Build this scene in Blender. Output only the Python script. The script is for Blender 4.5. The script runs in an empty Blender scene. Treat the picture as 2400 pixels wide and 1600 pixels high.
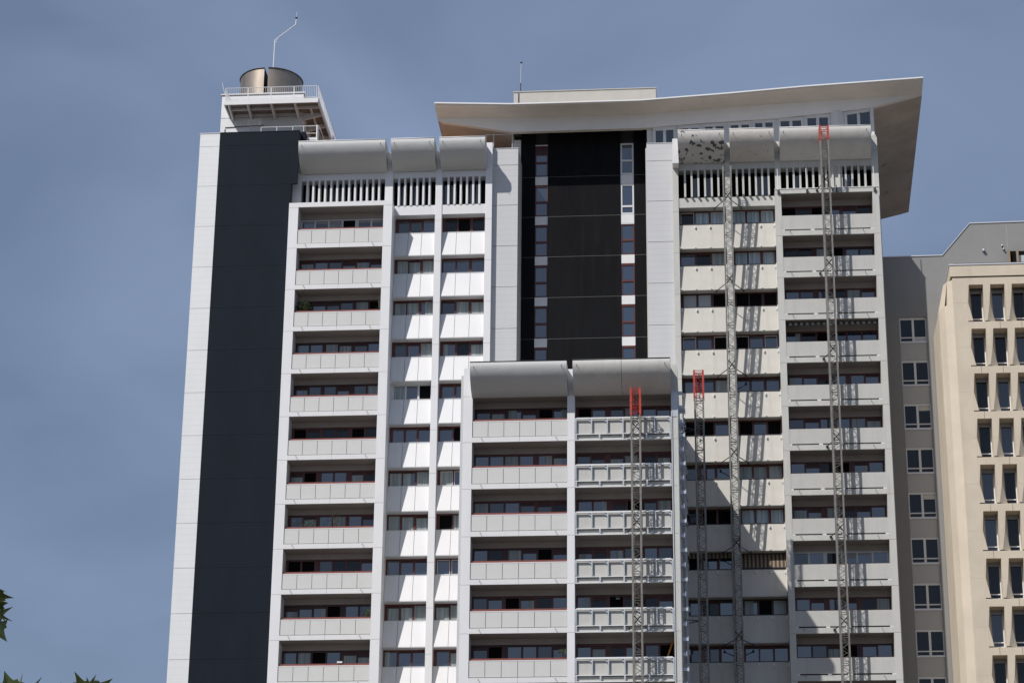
import bpy, math, random
from mathutils import Vector, Matrix
random.seed(7)
R = math.radians
sc = bpy.context.scene
COL = sc.collection
GROUND = -68.55          # level of the street; z = 0 is the top slab band of the tower
H = 2.8                  # storey height

# ------------------------------------------------------------------ materials
MATS = {}
def mat(name, col, rough=.6, metal=0., spec=.5, noise=None, bump=None, build=None, ior=None):
    """noise=(scale, amount, stretch_z) modulates the colour; build(nt, bsdf, colour_socket) may add more"""
    m = bpy.data.materials.new(name); m.use_nodes = True
    nt = m.node_tree; b = nt.nodes['Principled BSDF']
    b.inputs['Base Color'].default_value = (*col, 1)
    b.inputs['Roughness'].default_value = rough
    b.inputs['Metallic'].default_value = metal
    b.inputs['Specular IOR Level'].default_value = spec
    sock = None
    if noise or build or bump:
        tc = nt.nodes.new('ShaderNodeTexCoord')
    if noise:
        s, a, st = noise
        mp = nt.nodes.new('ShaderNodeMapping'); mp.inputs['Scale'].default_value = (1, 1, st)
        nt.links.new(tc.outputs['Object'], mp.inputs['Vector'])
        n = nt.nodes.new('ShaderNodeTexNoise'); n.inputs['Scale'].default_value = s
        n.inputs['Detail'].default_value = 6; n.inputs['Roughness'].default_value = .65
        nt.links.new(mp.outputs[0], n.inputs['Vector'])
        r = nt.nodes.new('ShaderNodeMapRange')
        r.inputs['From Min'].default_value = .25; r.inputs['From Max'].default_value = .75
        r.inputs['To Min'].default_value = 1 - a; r.inputs['To Max'].default_value = 1 + a * .5
        nt.links.new(n.outputs['Fac'], r.inputs['Value'])
        mx = nt.nodes.new('ShaderNodeVectorMath'); mx.operation = 'SCALE'
        mx.inputs[0].default_value = col
        nt.links.new(r.outputs[0], mx.inputs['Scale'])
        sock = mx.outputs[0]
    if build:
        sock = build(nt, tc, sock, col)
    if sock:
        nt.links.new(sock, b.inputs['Base Color'])
    if bump:
        n2 = nt.nodes.new('ShaderNodeTexNoise'); n2.inputs['Scale'].default_value = bump[0]; n2.inputs['Detail'].default_value = 4
        nt.links.new(tc.outputs['Object'], n2.inputs['Vector'])
        bp = nt.nodes.new('ShaderNodeBump'); bp.inputs['Strength'].default_value = bump[1]; bp.inputs['Distance'].default_value = .05
        nt.links.new(n2.outputs['Fac'], bp.inputs['Height']); nt.links.new(bp.outputs[0], b.inputs['Normal'])
    if ior: b.inputs['IOR'].default_value = ior
    MATS[name] = m
    return m

def mixcol(nt, fac, a, b):
    """a, b: socket or colour tuple"""
    mx = nt.nodes.new('ShaderNodeMix'); mx.data_type = 'RGBA'
    nt.links.new(fac, mx.inputs['Factor'])
    for k, v in (('A', a), ('B', b)):
        s = [i for i in mx.inputs if i.name == k and i.type == 'RGBA'][0]
        if isinstance(v, tuple): s.default_value = (*v, 1)
        else: nt.links.new(v, s)
    return [o for o in mx.outputs if o.type == 'RGBA'][0]

def mth(nt, op, a, b=None):
    n = nt.nodes.new('ShaderNodeMath'); n.operation = op
    for i, v in enumerate((a, b)):
        if v is None: continue
        if isinstance(v, (int, float)): n.inputs[i].default_value = v
        else: nt.links.new(v, n.inputs[i])
    return n.outputs[0]

def axis(nt, tc, ax):
    s = nt.nodes.new('ShaderNodeSeparateXYZ'); nt.links.new(tc.outputs['Object'], s.inputs[0]); return s.outputs[ax]

def planks(pitch, width, dark, ax=2):
    """fine horizontal board joints of sheet cladding"""
    def f(nt, tc, sock, col):
        fr = mth(nt, 'FRACT', mth(nt, 'DIVIDE', axis(nt, tc, ax), pitch))
        lt = mth(nt, 'LESS_THAN', fr, width / pitch)
        return mixcol(nt, lt, sock or col, tuple(c * dark for c in col))
    return f

def patches(scale, lo, dark, zrange=None):
    """peeled or rusty patches with a shape of their own"""
    def f(nt, tc, sock, col):
        n = nt.nodes.new('ShaderNodeTexNoise'); n.inputs['Scale'].default_value = scale; n.inputs['Detail'].default_value = 3
        nt.links.new(tc.outputs['Object'], n.inputs['Vector'])
        g = mth(nt, 'GREATER_THAN', n.outputs['Fac'], lo)
        return mixcol(nt, g, sock or col, dark)
    return f

def streaks(amount, scale=2.2, tint=(.30, .24, .18)):
    """run-off stains: noise drawn out vertically"""
    def f(nt, tc, sock, col):
        mp = nt.nodes.new('ShaderNodeMapping'); mp.inputs['Scale'].default_value = (scale, scale, scale * .09)
        nt.links.new(tc.outputs['Object'], mp.inputs['Vector'])
        n = nt.nodes.new('ShaderNodeTexNoise'); n.inputs['Scale'].default_value = 1.5; n.inputs['Detail'].default_value = 5
        nt.links.new(mp.outputs[0], n.inputs['Vector'])
        r = nt.nodes.new('ShaderNodeMapRange'); r.inputs['From Min'].default_value = .55; r.inputs['From Max'].default_value = .8
        r.inputs['To Max'].default_value = amount
        nt.links.new(n.outputs['Fac'], r.inputs['Value'])
        return mixcol(nt, r.outputs[0], sock or col, tint)
    return f

def vstripes(period, duty, other):
    def f(nt, tc, sock, col):
        fr = mth(nt, 'FRACT', mth(nt, 'DIVIDE', axis(nt, tc, 0), period))
        return mixcol(nt, mth(nt, 'LESS_THAN', fr, duty), sock or col, other)
    return f

def folds(nt, tc, sock, col):  # shade between curtain folds, painted as darker upright bands on flat panes
    w = nt.nodes.new('ShaderNodeTexNoise'); w.inputs['Scale'].default_value = 1.0; w.inputs['Detail'].default_value = 3
    mp = nt.nodes.new('ShaderNodeMapping'); mp.inputs['Scale'].default_value = (9, .2, .25)
    nt.links.new(tc.outputs['Object'], mp.inputs['Vector']); nt.links.new(mp.outputs[0], w.inputs['Vector'])
    r = nt.nodes.new('ShaderNodeMapRange'); r.inputs['From Min'].default_value = .35; r.inputs['From Max'].default_value = .65
    nt.links.new(w.outputs['Fac'], r.inputs['Value'])
    return mixcol(nt, r.outputs[0], tuple(c * .55 for c in col), col)

mat('white_panel', (.67, .67, .68), .45, noise=(1.3, .05, .4))
mat('white_pillar', (.68, .685, .705), .5, noise=(1.1, .06, .3))
mat('light_panel', (.56, .56, .55), .5, noise=(1.6, .04, 1))
mat('gable_white', (.69, .70, .715), .45, noise=(.9, .05, .4), build=planks(.41, .03, .90))
mat('side_cladding', (.52, .525, .54), .45, noise=(.9, .05, .4), build=planks(.41, .03, .88))
mat('navy', (.0125, .0175, .0255), .7, spec=.06, noise=(.7, .18, .4), build=planks(.40, .02, .8))
mat('black_wall', (.0098, .0102, .0122), .75, spec=.05, noise=(1.0, .3, .25), build=streaks(.20, 2.0, (.040, .036, .030)))
mat('groove', (.10, .10, .105), .8)
mat('dark_groove', (.035, .035, .038), .8)
mat('pale_joint', (.115, .115, .115), .6)
mat('red_frame', (.105, .024, .017), .4, noise=(3, .3, 1))
mat('handrail_red', (.20, .058, .042), .4, noise=(2, .25, 1))
mat('dark_red', (.055, .014, .012), .45, noise=(2, .3, 1))
mat('white_frame', (.62, .63, .64), .4)
mat('grey_frame', (.30, .30, .31), .4)
mat('glass', (.014, .020, .031), .03, spec=.75, ior=1.75)
mat('glass_blue', (.024, .036, .062), .03, spec=.9, ior=1.85)
mat('glass_dark', (.011, .013, .017), .04, spec=.5)
mat('curtain', (.36, .41, .41), .35, spec=.6, build=folds)
mat('curtain_blue', (.48, .59, .67), .3, spec=.6, build=folds)
mat('blind', (.42, .44, .46), .35, spec=.6)
mat('unlit_depth', (.006, .006, .007), .9, spec=.1)  # near-black colour stands in for the shade inside rooms and recesses
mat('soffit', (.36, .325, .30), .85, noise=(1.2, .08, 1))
mat('concrete', (.50, .50, .475), .8, noise=(1.5, .10, .6), build=streaks(.32), bump=(9, .12))
mat('concrete_parapet', (.475, .47, .45), .8, noise=(1.8, .09, .7), build=streaks(.3, 1.8, (.36, .33, .29)), bump=(12, .12))
mat('cream_panel', (.545, .525, .485), .8, noise=(.9, .11, .7), build=streaks(.38, 1.7, (.37, .335, .28)), bump=(10, .08))
mat('eave_paint', (.47, .475, .475), .55, noise=(.8, .05, 1), bump=(1.6, .35))
mat('eave_peeled', (.49, .475, .455), .75, noise=(2.2, .12, 1), build=patches(3.0, .595, (.07, .066, .062)), bump=(5, .3))
mat('eave_rusty', (.50, .475, .445), .75, noise=(2.2, .12, 1), build=patches(6.5, .69, (.11, .075, .05)), bump=(5, .3))
mat('eave_concrete', (.50, .495, .475), .75, noise=(1.3, .10, .7), build=streaks(.25, 1.3), bump=(4, .2))
mat('keel_white', (.80, .80, .81), .7, noise=(.7, .05, 1), build=streaks(.10, .8, (.5, .45, .4)))
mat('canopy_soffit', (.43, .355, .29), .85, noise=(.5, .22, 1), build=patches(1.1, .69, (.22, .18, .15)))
mat('canopy', (.70, .63, .56), .8, noise=(.7, .08, 1), build=streaks(.12, .8))
mat('roof_deck', (.40, .23, .13), .9, noise=(.8, .2, 1))
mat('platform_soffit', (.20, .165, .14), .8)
mat('plant_room', (.46, .45, .42), .8, noise=(1.2, .10, .6), build=streaks(.3, 1.5))
mat('flue_metal', (.30, .255, .215), .42, metal=.7, noise=(.9, .3, .5), build=streaks(.6, .9, (.07, .062, .056)))
mat('flue_dark', (.03, .028, .027), .7)
mat('white_metal', (.74, .74, .75), .4)
mat('galvanised', (.50, .53, .58), .38, metal=.25, noise=(3, .15, 1))
mat('galvanised_light', (.72, .73, .74), .4, metal=.1, noise=(3, .08, 1))
mat('mast_steel', (.20, .195, .18), .5, metal=.35, noise=(4, .35, 1))
mat('mast_red', (.43, .043, .030), .5, noise=(5, .45, 1))
mat('dark_metal', (.03, .03, .032), .5)
mat('grey_render', (.232, .229, .226), .85, noise=(.9, .06, .6), build=streaks(.15, .9, (.18, .175, .17)))
mat('charcoal_render', (.17, .168, .166), .85, noise=(.9, .06, .6))
mat('spandrel_grey', (.40, .40, .40), .8, noise=(.9, .05, .6))
mat('beige', (.59, .515, .41), .85, noise=(.55, .14, .8), build=streaks(.32, 1.3, (.42, .355, .285)), bump=(14, .25))
mat('beige_pale', (.62, .545, .455), .8, noise=(.8, .06, .6))
mat('joint_brown', (.07, .05, .04), .8)
mat('metal_flash', (.62, .63, .66), .35, metal=.2)
mat('wood_post', (.25, .19, .12), .8, noise=(5, .2, .3))
mat('awning_cloth', (.24, .165, .105), .8, noise=(3, .1, 1), build=vstripes(.235, .52, (.035, .032, .03)))  # cloth colours darkened to stand for the shade the awning hangs in
mat('valance_cloth', (.30, .29, .27), .8, build=vstripes(.34, .5, (.03, .03, .03)))
mat('leaf', (.095, .125, .026), .5, noise=(2, .4, 1))
mat('shrub_leaf', (.06, .085, .03), .55, noise=(3, .4, 1))
mat('bark', (.16, .13, .10), .9, noise=(4, .3, .3))
mat('pot', (.22, .09, .05), .8)
mat('orange_wood', (.50, .19, .04), .6)
mat('ground', (.095, .083, .070), .9, noise=(.05, .2, 1))
mat('asphalt', (.05, .05, .052), .9, noise=(.6, .25, 1))

# ------------------------------------------------------------------ mesh building
class MB:
    def __init__(s): s.v = []; s.f = []; s.m = []; s.mats = []
    def mi(s, m):
        if m not in s.mats: s.mats.append(m)
        return s.mats.index(m)
    def face(s, pts, m):
        i = len(s.v); s.v += [tuple(p) for p in pts]; s.f.append(tuple(range(i, i + len(pts)))); s.m.append(s.mi(m))
    def box(s, x0, x1, y0, y1, z0, z1, m):
        i = len(s.v)
        s.v += [(x, y, z) for x in (x0, x1) for y in (y0, y1) for z in (z0, z1)]
        for q in ((0, 1, 3, 2), (4, 6, 7, 5), (0, 4, 5, 1), (2, 3, 7, 6), (0, 2, 6, 4), (1, 5, 7, 3)):
            s.f.append(tuple(i + k for k in q)); s.m.append(s.mi(m))
        return s
    def prism_x(s, prof, x0, x1, m):
        """profile [(y, z)...] pushed along x"""
        n = len(prof); i = len(s.v)
        s.v += [(x0, y, z) for y, z in prof] + [(x1, y, z) for y, z in prof]
        for k in range(n):
            j = (k + 1) % n
            s.f.append((i + k, i + j, i + n + j, i + n + k)); s.m.append(s.mi(m))
        s.f.append(tuple(i + k for k in range(n))); s.m.append(s.mi(m))
        s.f.append(tuple(i + n + k for k in reversed(range(n)))); s.m.append(s.mi(m))
        return s
    def prism_y(s, prof, y0, y1, m):
        """profile [(x, z)...] pushed along y"""
        n = len(prof); i = len(s.v)
        s.v += [(x, y0, z) for x, z in prof] + [(x, y1, z) for x, z in prof]
        for k in range(n):
            j = (k + 1) % n
            s.f.append((i + k, i + j, i + n + j, i + n + k)); s.m.append(s.mi(m))
        s.f.append(tuple(i + k for k in range(n))); s.m.append(s.mi(m))
        s.f.append(tuple(i + n + k for k in reversed(range(n)))); s.m.append(s.mi(m))
        return s
    def prism_z(s, prof, z0, z1, m):
        n = len(prof); i = len(s.v)
        s.v += [(x, y, z0) for x, y in prof] + [(x, y, z1) for x, y in prof]
        for k in range(n):
            j = (k + 1) % n
            s.f.append((i + k, i + j, i + n + j, i + n + k)); s.m.append(s.mi(m))
        s.f.append(tuple(i + k for k in range(n))); s.m.append(s.mi(m))
        s.f.append(tuple(i + n + k for k in reversed(range(n)))); s.m.append(s.mi(m))
        return s
    def tube(s, pts, r, m, n=6, r1=None):
        """round bar through the points, tapering to r1"""
        pts = [Vector(p) for p in pts]; i0 = len(s.v); N = len(pts)
        for k, p in enumerate(pts):
            d = (pts[min(k + 1, N - 1)] - pts[max(k - 1, 0)]).normalized()
            a = d.cross(Vector((0, 0, 1)) if abs(d.z) < .9 else Vector((1, 0, 0))).normalized(); b = d.cross(a)
            rr = r if r1 is None else r + (r1 - r) * k / (N - 1)
            for q in range(n):
                t = 2 * math.pi * q / n
                s.v.append(tuple(p + a * rr * math.cos(t) + b * rr * math.sin(t)))
        for k in range(N - 1):
            for q in range(n):
                w = (q + 1) % n
                s.f.append((i0 + k * n + q, i0 + k * n + w, i0 + (k + 1) * n + w, i0 + (k + 1) * n + q)); s.m.append(s.mi(m))
        s.f.append(tuple(i0 + q for q in reversed(range(n)))); s.m.append(s.mi(m))
        s.f.append(tuple(i0 + (N - 1) * n + q for q in range(n))); s.m.append(s.mi(m))
        return s
    def ball(s, c, r, m, nu=10, nv=6):
        i0 = len(s.v)
        for a in range(nv + 1):
            t = math.pi * a / nv
            for b in range(nu):
                p = 2 * math.pi * b / nu
                s.v.append((c[0] + r * math.sin(t) * math.cos(p), c[1] + r * math.sin(t) * math.sin(p), c[2] + r * math.cos(t)))
        for a in range(nv):
            for b in range(nu):
                b2 = (b + 1) % nu
                s.f.append((i0 + a * nu + b, i0 + a * nu + b2, i0 + (a + 1) * nu + b2, i0 + (a + 1) * nu + b)); s.m.append(s.mi(m))
        return s
    def mesh(s, name, recalc=True):
        me = bpy.data.meshes.new(name)
        me.from_pydata(s.v, [], s.f)
        for m in s.mats: me.materials.append(MATS[m])
        me.polygons.foreach_set('material_index', s.m)
        if recalc:
            import bmesh
            bm = bmesh.new(); bm.from_mesh(me); bmesh.ops.recalc_face_normals(bm, faces=bm.faces); bm.to_mesh(me); bm.free()
        me.update()
        return me
    def build(s, name, parent=None, loc=None, smooth=False, recalc=True):
        o = bpy.data.objects.new(name, s.mesh(name, recalc)); COL.objects.link(o)
        if smooth:
            for p in o.data.polygons: p.use_smooth = True
        adopt(o, parent, loc)
        return o

WORLDPOS = {}
def adopt(o, parent, loc=None):
    """loc is in world coordinates; meshes are built in world coordinates unless loc is given"""
    p = Vector(loc) if loc is not None else Vector((0, 0, 0))
    WORLDPOS[o] = p
    if parent is not None:
        o.parent = parent
        o.location = p - WORLDPOS[parent]
    else:
        o.location = p
    return o
def inst(me, name, parent, loc):
    o = bpy.data.objects.new(name, me); COL.objects.link(o); return adopt(o, parent, loc)
def tag(o, label=None, cat=None, group=None, kind=None):
    if label: o['label'] = label
    if cat: o['category'] = cat
    if group: o['group'] = group
    if kind: o['kind'] = kind
    return o
def thing(name, loc, label, cat, group=None):
    o = bpy.data.objects.new(name, None); COL.objects.link(o); o.empty_display_size = .5
    adopt(o, None, loc); return tag(o, label, cat, group)
def box(name, parent, x0, x1, y0, y1, z0, z1, m):
    return MB().box(x0, x1, y0, y1, z0, z1, m).build(name, parent)

# ------------------------------------------------------------------ shared pieces
PANE = {'g': 'glass', 'n': 'glass_blue', 'c': 'curtain', 'u': 'curtain_blue', 'b': 'blind', 'o': 'unlit_depth'}
def window(parent, x0, x1, y, z0, z1, kinds, fm='red_frame', thick=.09, posts=None, sash=None):
    """one window: frame mesh, with one child holding its panes.
    kinds: one letter per pane; posts: {index: width} for wider posts before pane index; sash: panes with a thin white sash"""
    n = len(kinds); f = MB(); p = MB()
    w = [thick] * (n + 1)
    for k, v in (posts or {}).items(): w[k] = v
    pw = (x1 - x0 - sum(w)) / n
    f.box(x0, x1, y, y + .09, z1 - .09, z1, fm); f.box(x0, x1, y, y + .09, z0, z0 + .05, fm)
    x = x0
    for k in range(n):
        f.box(x, x + w[k], y - .003, y + .093, z0 + .05, z1 - .09, fm); x += w[k]
        a, b = x, x + pw
        if kinds[k] == 'c' and random.random() < .35:            # drawn back part of the way
            c = a + pw * random.uniform(.3, .75)
            lr = random.random() < .5
            p.box(a, c, y + .05, y + .07, z0 + .03, z1 - .07, 'curtain' if lr else 'glass_blue')
            p.box(c, b, y + .05, y + .07, z0 + .03, z1 - .07, 'glass_blue' if lr else 'curtain')
        else:
            p.box(a, b, y + .05, y + .07, z0 + .03, z1 - .07, random.choice(('glass', 'glass_dark')) if kinds[k] == 'g' else PANE[kinds[k]])
        if kinds[k] in 'gnc' and random.random() < .45:          # head of the room or rolled blind
            h = random.uniform(.08, .3) * (z1 - z0)
            f.box(a, b, y + .035, y + .047, z1 - .09 - h * .5, z1 - .09, 'dark_red' if fm != 'white_frame' else 'grey_frame')
        if sash and k in sash:
            for q in ((a, a + .035, z0 + .05, z1 - .09), (b - .035, b, z0 + .05, z1 - .09), (a + .035, b - .035, z0 + .05, z0 + .09), (a + .035, b - .035, z1 - .13, z1 - .09)):
                f.box(q[0], q[1], y + .012, y + .05, q[2], q[3], 'white_frame')
        x = b
    f.box(x, x1, y - .003, y + .093, z0 + .05, z1 - .09, fm)
    fo = f.build('window', parent)
    p.build('pane', fo)
    return fo

def loggia_window(parent, x0, x1, y, z0, z1, seed, white=False):
    rnd = random.Random(seed)
    fm = 'white_frame' if white else ('red_frame' if rnd.random() < .8 else 'dark_red')
    pool = 'ggnnnccog'
    kinds = ''.join(rnd.choice(pool) for _ in range(6))
    posts = {0: rnd.choice((.1, .16)), 2: rnd.choice((.22, .34, .12)), 4: rnd.choice((.22, .34, .12)), 6: .1}
    return window(parent, x0, x1, y, z0, z1, kinds, fm, .11, posts)

def renovated_balcony_mesh(w, depth, h):
    """slab with white edge band and six light panels; local origin: left end, front plane, underside of band"""
    b = MB()
    b.box(0, w / 2 - .006, 0, .07, 0, .30, 'white_panel'); b.box(w / 2 + .006, w, 0, .07, 0, .30, 'white_panel')
    b.box(0, w, .07, .12, .012, .30, 'groove')
    b.box(0, w, .12, depth, 0, .26, 'soffit')
    b.box(0, w, depth - .12, depth, -.34, 0, 'soffit')                       # lintel above the windows of the storey below
    b.box(0, w, .13, .17, .26, h - .05, 'dark_groove')
    n = 6; pw = w / n
    for k in range(n):
        b.box(k * pw + .013, (k + 1) * pw - .013, .05, .10, .345, h - .05, 'light_panel')
    b.box(0, w, .04, .22, h - .05, h, 'white_panel')
    for x in (.55, w - .62):
        b.tube([(x, .02, .20), (x - .01, -.16, .19)], .018, 'dark_metal')
    return b.mesh('balcony')
def renovated_rail_mesh(w, h):
    b = MB()
    b.box(.02, w, .16, .27, h + .03, h + .14, 'handrail_red')
    b.box(.02, w, .19, .23, h, h + .03, 'dark_red')
    return b.mesh('handrail')

def concrete_balcony_mesh(w, depth, h):
    b = MB()
    b.box(0, w, 0, .14, 0, .33, 'concrete')
    b.box(0, w, .14, depth, .05, .29, 'soffit')
    b.box(0, w, depth - .12, depth, -.34, .05, 'soffit')
    b.box(0, w, .015, .13, .42, h, 'concrete_parapet')
    for x0, x1 in ((0, .16), (1.75, 1.98), (2.9, 3.2), (w - .2, w)):
        b.box(x0, x1, .02, .12, .33, .42, 'white_panel')
    b.box(0, w, .30, .36, .29, h - .05, 'dark_groove')
    for x in (.5, w - .65):
        b.tube([(x, .02, .23), (x - .01, -.17, .22)], .018, 'dark_metal')
    return b.mesh('balcony')
def concrete_rail_mesh(w, h):
    b = MB()
    b.box(.04, w - .04, .34, .46, h + .05, h + .13, 'dark_red')
    b.box(.04, w - .04, .36, .40, h - .10, h + .05, 'dark_red')
    return b.mesh('handrail')

SP_H = 1.74
def spandrel_profile():
    return [(.45, 0), (.08, -SP_H), (.72, -SP_H), (.72, -SP_H + .16), (.60, -.02), (.60, 0)]
def white_spandrel_mesh(w):
    b = MB(); n = 3; pw = w / n
    for k in range(n):
        b.prism_x([(.45, -.03), (.08, -SP_H + .04), (.13, -SP_H + .04), (.50, -.03)], k * pw + .012, (k + 1) * pw - .012, 'white_panel')
    b.prism_x([(.50, -.03), (.13, -SP_H + .03), (.55, -SP_H + .03), (.58, -.03)], 0, w, 'groove')
    b.box(0, w, .085, .75, -SP_H, -SP_H + .03, 'white_panel')
    b.box(0, w, .43, .75, -.03, .0, 'white_panel')
    return b.mesh('spandrel')
def cream_spandrel_mesh(w):
    b = MB()
    b.prism_x([(.30, -.02), (.10, -SP_H), (.75, -SP_H), (.75, -.02)], 0, w, 'cream_panel')
    b.box(0, w, .28, .75, -.02, .02, 'dark_groove')
    return b.mesh('spandrel')
def bracket_meshes():
    return (MB().box(-.03, .03, .16, .33, -.30, -.13, 'galvanised_light').mesh('fixing_bracket'),
            MB().box(-.035, .035, .0, .13, -SP_H + .04, -SP_H + .09, 'galvanised_light').mesh('fixing_pin'))
def trim_mesh(w):
    return MB().box(0, w, .05, .10, -SP_H - .02, -SP_H + .02, 'concrete').mesh('panel_lip'), MB().box(w - .04, w - .01, .14, .18, -SP_H + .2, .0, 'white_metal').mesh('edge_strip')

EAVE = [(-1.44, 0), (-1.49, -.10), (-1.50, -.28), (-1.46, -.48), (-1.34, -.74), (-1.14, -.99), (-.86, -1.22), (-.50, -1.42), (-.10, -1.56), (0, -1.60)]
def eave_mesh(w, m, cap='white_metal', seam=False):
    b = MB()
    n = len(EAVE)
    xs = [0, w] if not seam else [0, w / 2 - .008, w / 2 + .008, w]
    def shell(x0, x1):
        i = len(b.v)
        b.v += [(x0, y, z) for y, z in EAVE] + [(x1, y, z) for y, z in EAVE]
        for k in range(n - 1):
            b.f.append((i + k, i + k + 1, i + n + k + 1, i + n + k)); b.m.append(b.mi(m))
        for x in (x0, x1):
            b.face([(x, y, z) for y, z in EAVE] + [(x, 0, 0)], m)
        b.face([(x0, 0, 0), (x1, 0, 0), (x1, EAVE[0][0], 0), (x0, EAVE[0][0], 0)], m)
    for a, c in ([(0, w)] if not seam else [(0, w / 2 - .01), (w / 2 + .01, w)]): shell(a, c)
    b.box(-.01, w + .01, EAVE[0][0] - .03, -.9, .003, .05, cap)
    for x in (.22, w - .3):
        b.tube([(x, -1.46, -.32), (x + .02, -1.72, -.36)], .02, 'dark_metal')
    me = b.mesh('eave')
    for p in me.polygons: p.use_smooth = len(p.vertices) == 4 and abs(p.normal.x) < .3 and p.area > .05 and p.normal.z < .8
    return me

def lattice_mast(parent, cx, cy, z0, z1, m, w=.52, sec=1.5, name='mast_section', chord=.05, brace=.016, nd=4):
    b = MB(); h = w / 2
    C4 = [(cx - h, cy - h), (cx + h, cy - h), (cx + h, cy + h), (cx - h, cy + h)]
    for x, y in C4: b.box(x - chord, x + chord, y - chord, y + chord, z0, z1, m)
    z = z1; q = 0
    while z > z0 + .1:
        zb = max(z0, z - sec)
        for k in range(4):
            p, r = C4[k], C4[(k + 1) % 4]
            for zz in (z - .03, z - .16):
                b.tube([(*p, zz), (*r, zz)], brace * 1.25, m, 4)
            for t in range(nd):
                a = z - .16 - (z - .16 - zb) * t / nd; c = z - .16 - (z - .16 - zb) * (t + 1) / nd
                s, e = (p, r) if (t + q) % 2 else (r, p)
                b.tube([(*s, a), (*e, c)], brace, m, 4)
        # hoop and ladder inside a section
        b.tube([(cx - h * .55, cy + h * .5, z), (cx - h * .55, cy + h * .5, zb)], brace, m, 4)
        z = zb; q += 1
    return b.build(name, parent)

# ================================================================== HIGH RISE
tower = thing('high_rise', (14, 8, GROUND), 'tall residential tower with white left wing, black middle and bare concrete right wing', 'building')
KN = 12
# bodies behind the facades
b = MB()
b.box(-6.75, 12.0, 2.3, 17.5, GROUND, 4.2, 'concrete')
b.box(13.8, 21.8, 3.8, 17, GROUND, 5.9, 'concrete')
b.box(12.0, 13.8, 1.7, 17, GROUND, 4.2, 'concrete')
b.box(21.8, 23.5, 1.7, 17, GROUND, 4.3, 'concrete')
b.box(23.5, 36.1, 2.3, 17.5, GROUND, 4.3, 'concrete')
b.build('wall', tower)
MB().box(-6.5, 12.0, 2.4, 17.4, 4.203, 4.25, 'roof_deck').build('roof_deck', tower)
# left gable: white strip and navy wall, storey-high sheets with thin joints
zj = [5.52 - .002] + [5.50 - 2.83 * .32 - H * k for k in range(0, 26)]
g = MB(); nv = MB()
for a, c in zip(zj[:-1], zj[1:]):
    c = max(c, GROUND)
    g.box(-6.62, -5.345, .30, .42, c + .022, a, 'gable_white')
    nv.box(-5.335, -.20 if a > 4.0 else -.60, .285, .42, c + .012, a, 'navy')
g.box(-6.60, -5.36, .42, 2.3, GROUND, 5.5, 'groove'); g.box(-6.66, -5.34, .27, 2.2, 5.52, 5.56, 'white_metal')
g.box(-6.64, -6.60, .44, 9, GROUND, 5.5, 'gable_white')
nv.box(-5.335, -.62, .42, 2.28, GROUND, 5.5, 'dark_groove'); nv.box(-.62, -.22, .42, 2.28, 4.6, 5.5, 'dark_groove')
nv.box(-5.34, -.18, .27, 2.2, 5.52, 5.575, 'navy')
nv.box(-.20, .08, .9, 2.2, 4.55, 5.78, 'navy')
g.build('gable_cladding', tower); nv.build('navy_wall', tower)

def pillar(x0, x1, y0, y1, ztop, zj0, m, name='pillar', top_steps=(), zlow=None):
    p = MB(); z = ztop; k = 0
    cuts = [c for c in [zj0 - H * q for q in range(0, 26)] if c < ztop - .05 and c > GROUND + .1]
    zs = [ztop] + cuts + [GROUND if zlow is None else zlow]
    for a, c in zip(zs[:-1], zs[1:]):
        if a <= c: continue
        p.box(x0, x1, y0, y1, c + .008, a - .008, m)
    p.box(x0 + .015, x1 - .015, y0 + .02, y1 - .02, zs[-1], ztop - .02, 'groove')
    for (a, c, zt) in top_steps: p.box(a, c, y0 + .003, y1 - .003, ztop + .003, zt, m)
    return p.build(name, tower)
# left wing pillars: balcony bay stands 1.05 m proud of the rest below its top band
pillar(-.60, 0.0, 0, 2.3, .335, .0, 'white_pillar')
pillar(5.40, 5.955, 0, 2.3, .335, .0, 'white_pillar')
pillar(-.88, -.06, 1.05, 2.3, 4.66, 9, 'white_pillar', top_steps=((-.63, -.06, 4.80),), zlow=.34)
pillar(5.30, 5.80, 1.05, 2.3, 4.2, 9, 'white_pillar', zlow=.34)
pillar(8.53, 8.95, 1.05, 2.3, 4.2, -3.45 + H, 'white_pillar')
pillar(11.70, 12.12, 1.05, 2.3, 4.70, -3.45 + H, 'white_pillar')
# right wing pillars (bare concrete)
pillar(23.50, 23.86, 1.05, 2.3, 4.2, -3.3 + H, 'concrete')
pillar(26.78, 27.12, 1.05, 2.3, 4.2, -3.3 + H, 'concrete')
pillar(29.84, 30.21, 0, 2.3, .335, .0, 'concrete')
pillar(35.82, 36.22, 0, 2.3, .335, .0, 'concrete')
pillar(29.90, 30.26, 1.05, 2.3, 4.2, 9, 'concrete', zlow=.34)
pillar(35.92, 36.34, 1.05, 2.3, 4.32, 9, 'concrete', top_steps=((35.92, 36.28, 4.46),), zlow=.34)
MB().prism_y([(23.52, 2.5), (23.92, 2.5), (23.86, 4.2), (23.54, 4.2)], .28, 1.04, 'white_panel').build('pillar_head', tower)

# ---- balconies of the left wing
PH = 1.27
bal = renovated_balcony_mesh(5.4, 1.25, PH); ral = renovated_rail_mesh(5.4, PH)
MB().box(0, 5.4, 0, .10, .02, .33, 'white_panel').box(0, 5.4, .10, 2.2, .02, .32, 'soffit').box(0, 5.4, 1.13, 1.25, -.34, .02, 'soffit').build('top_band', tower)
for k in range(1, KN + 1):
    z = -H * k
    o = inst(bal, 'balcony', tower, (0, 0, z)); inst(ral, 'handrail', o, (0, 0, z))
    loggia_window(tower, .0, 5.4, 1.16, z + .27, z + H - .36, 100 + k, white=(k == 1))
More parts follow.
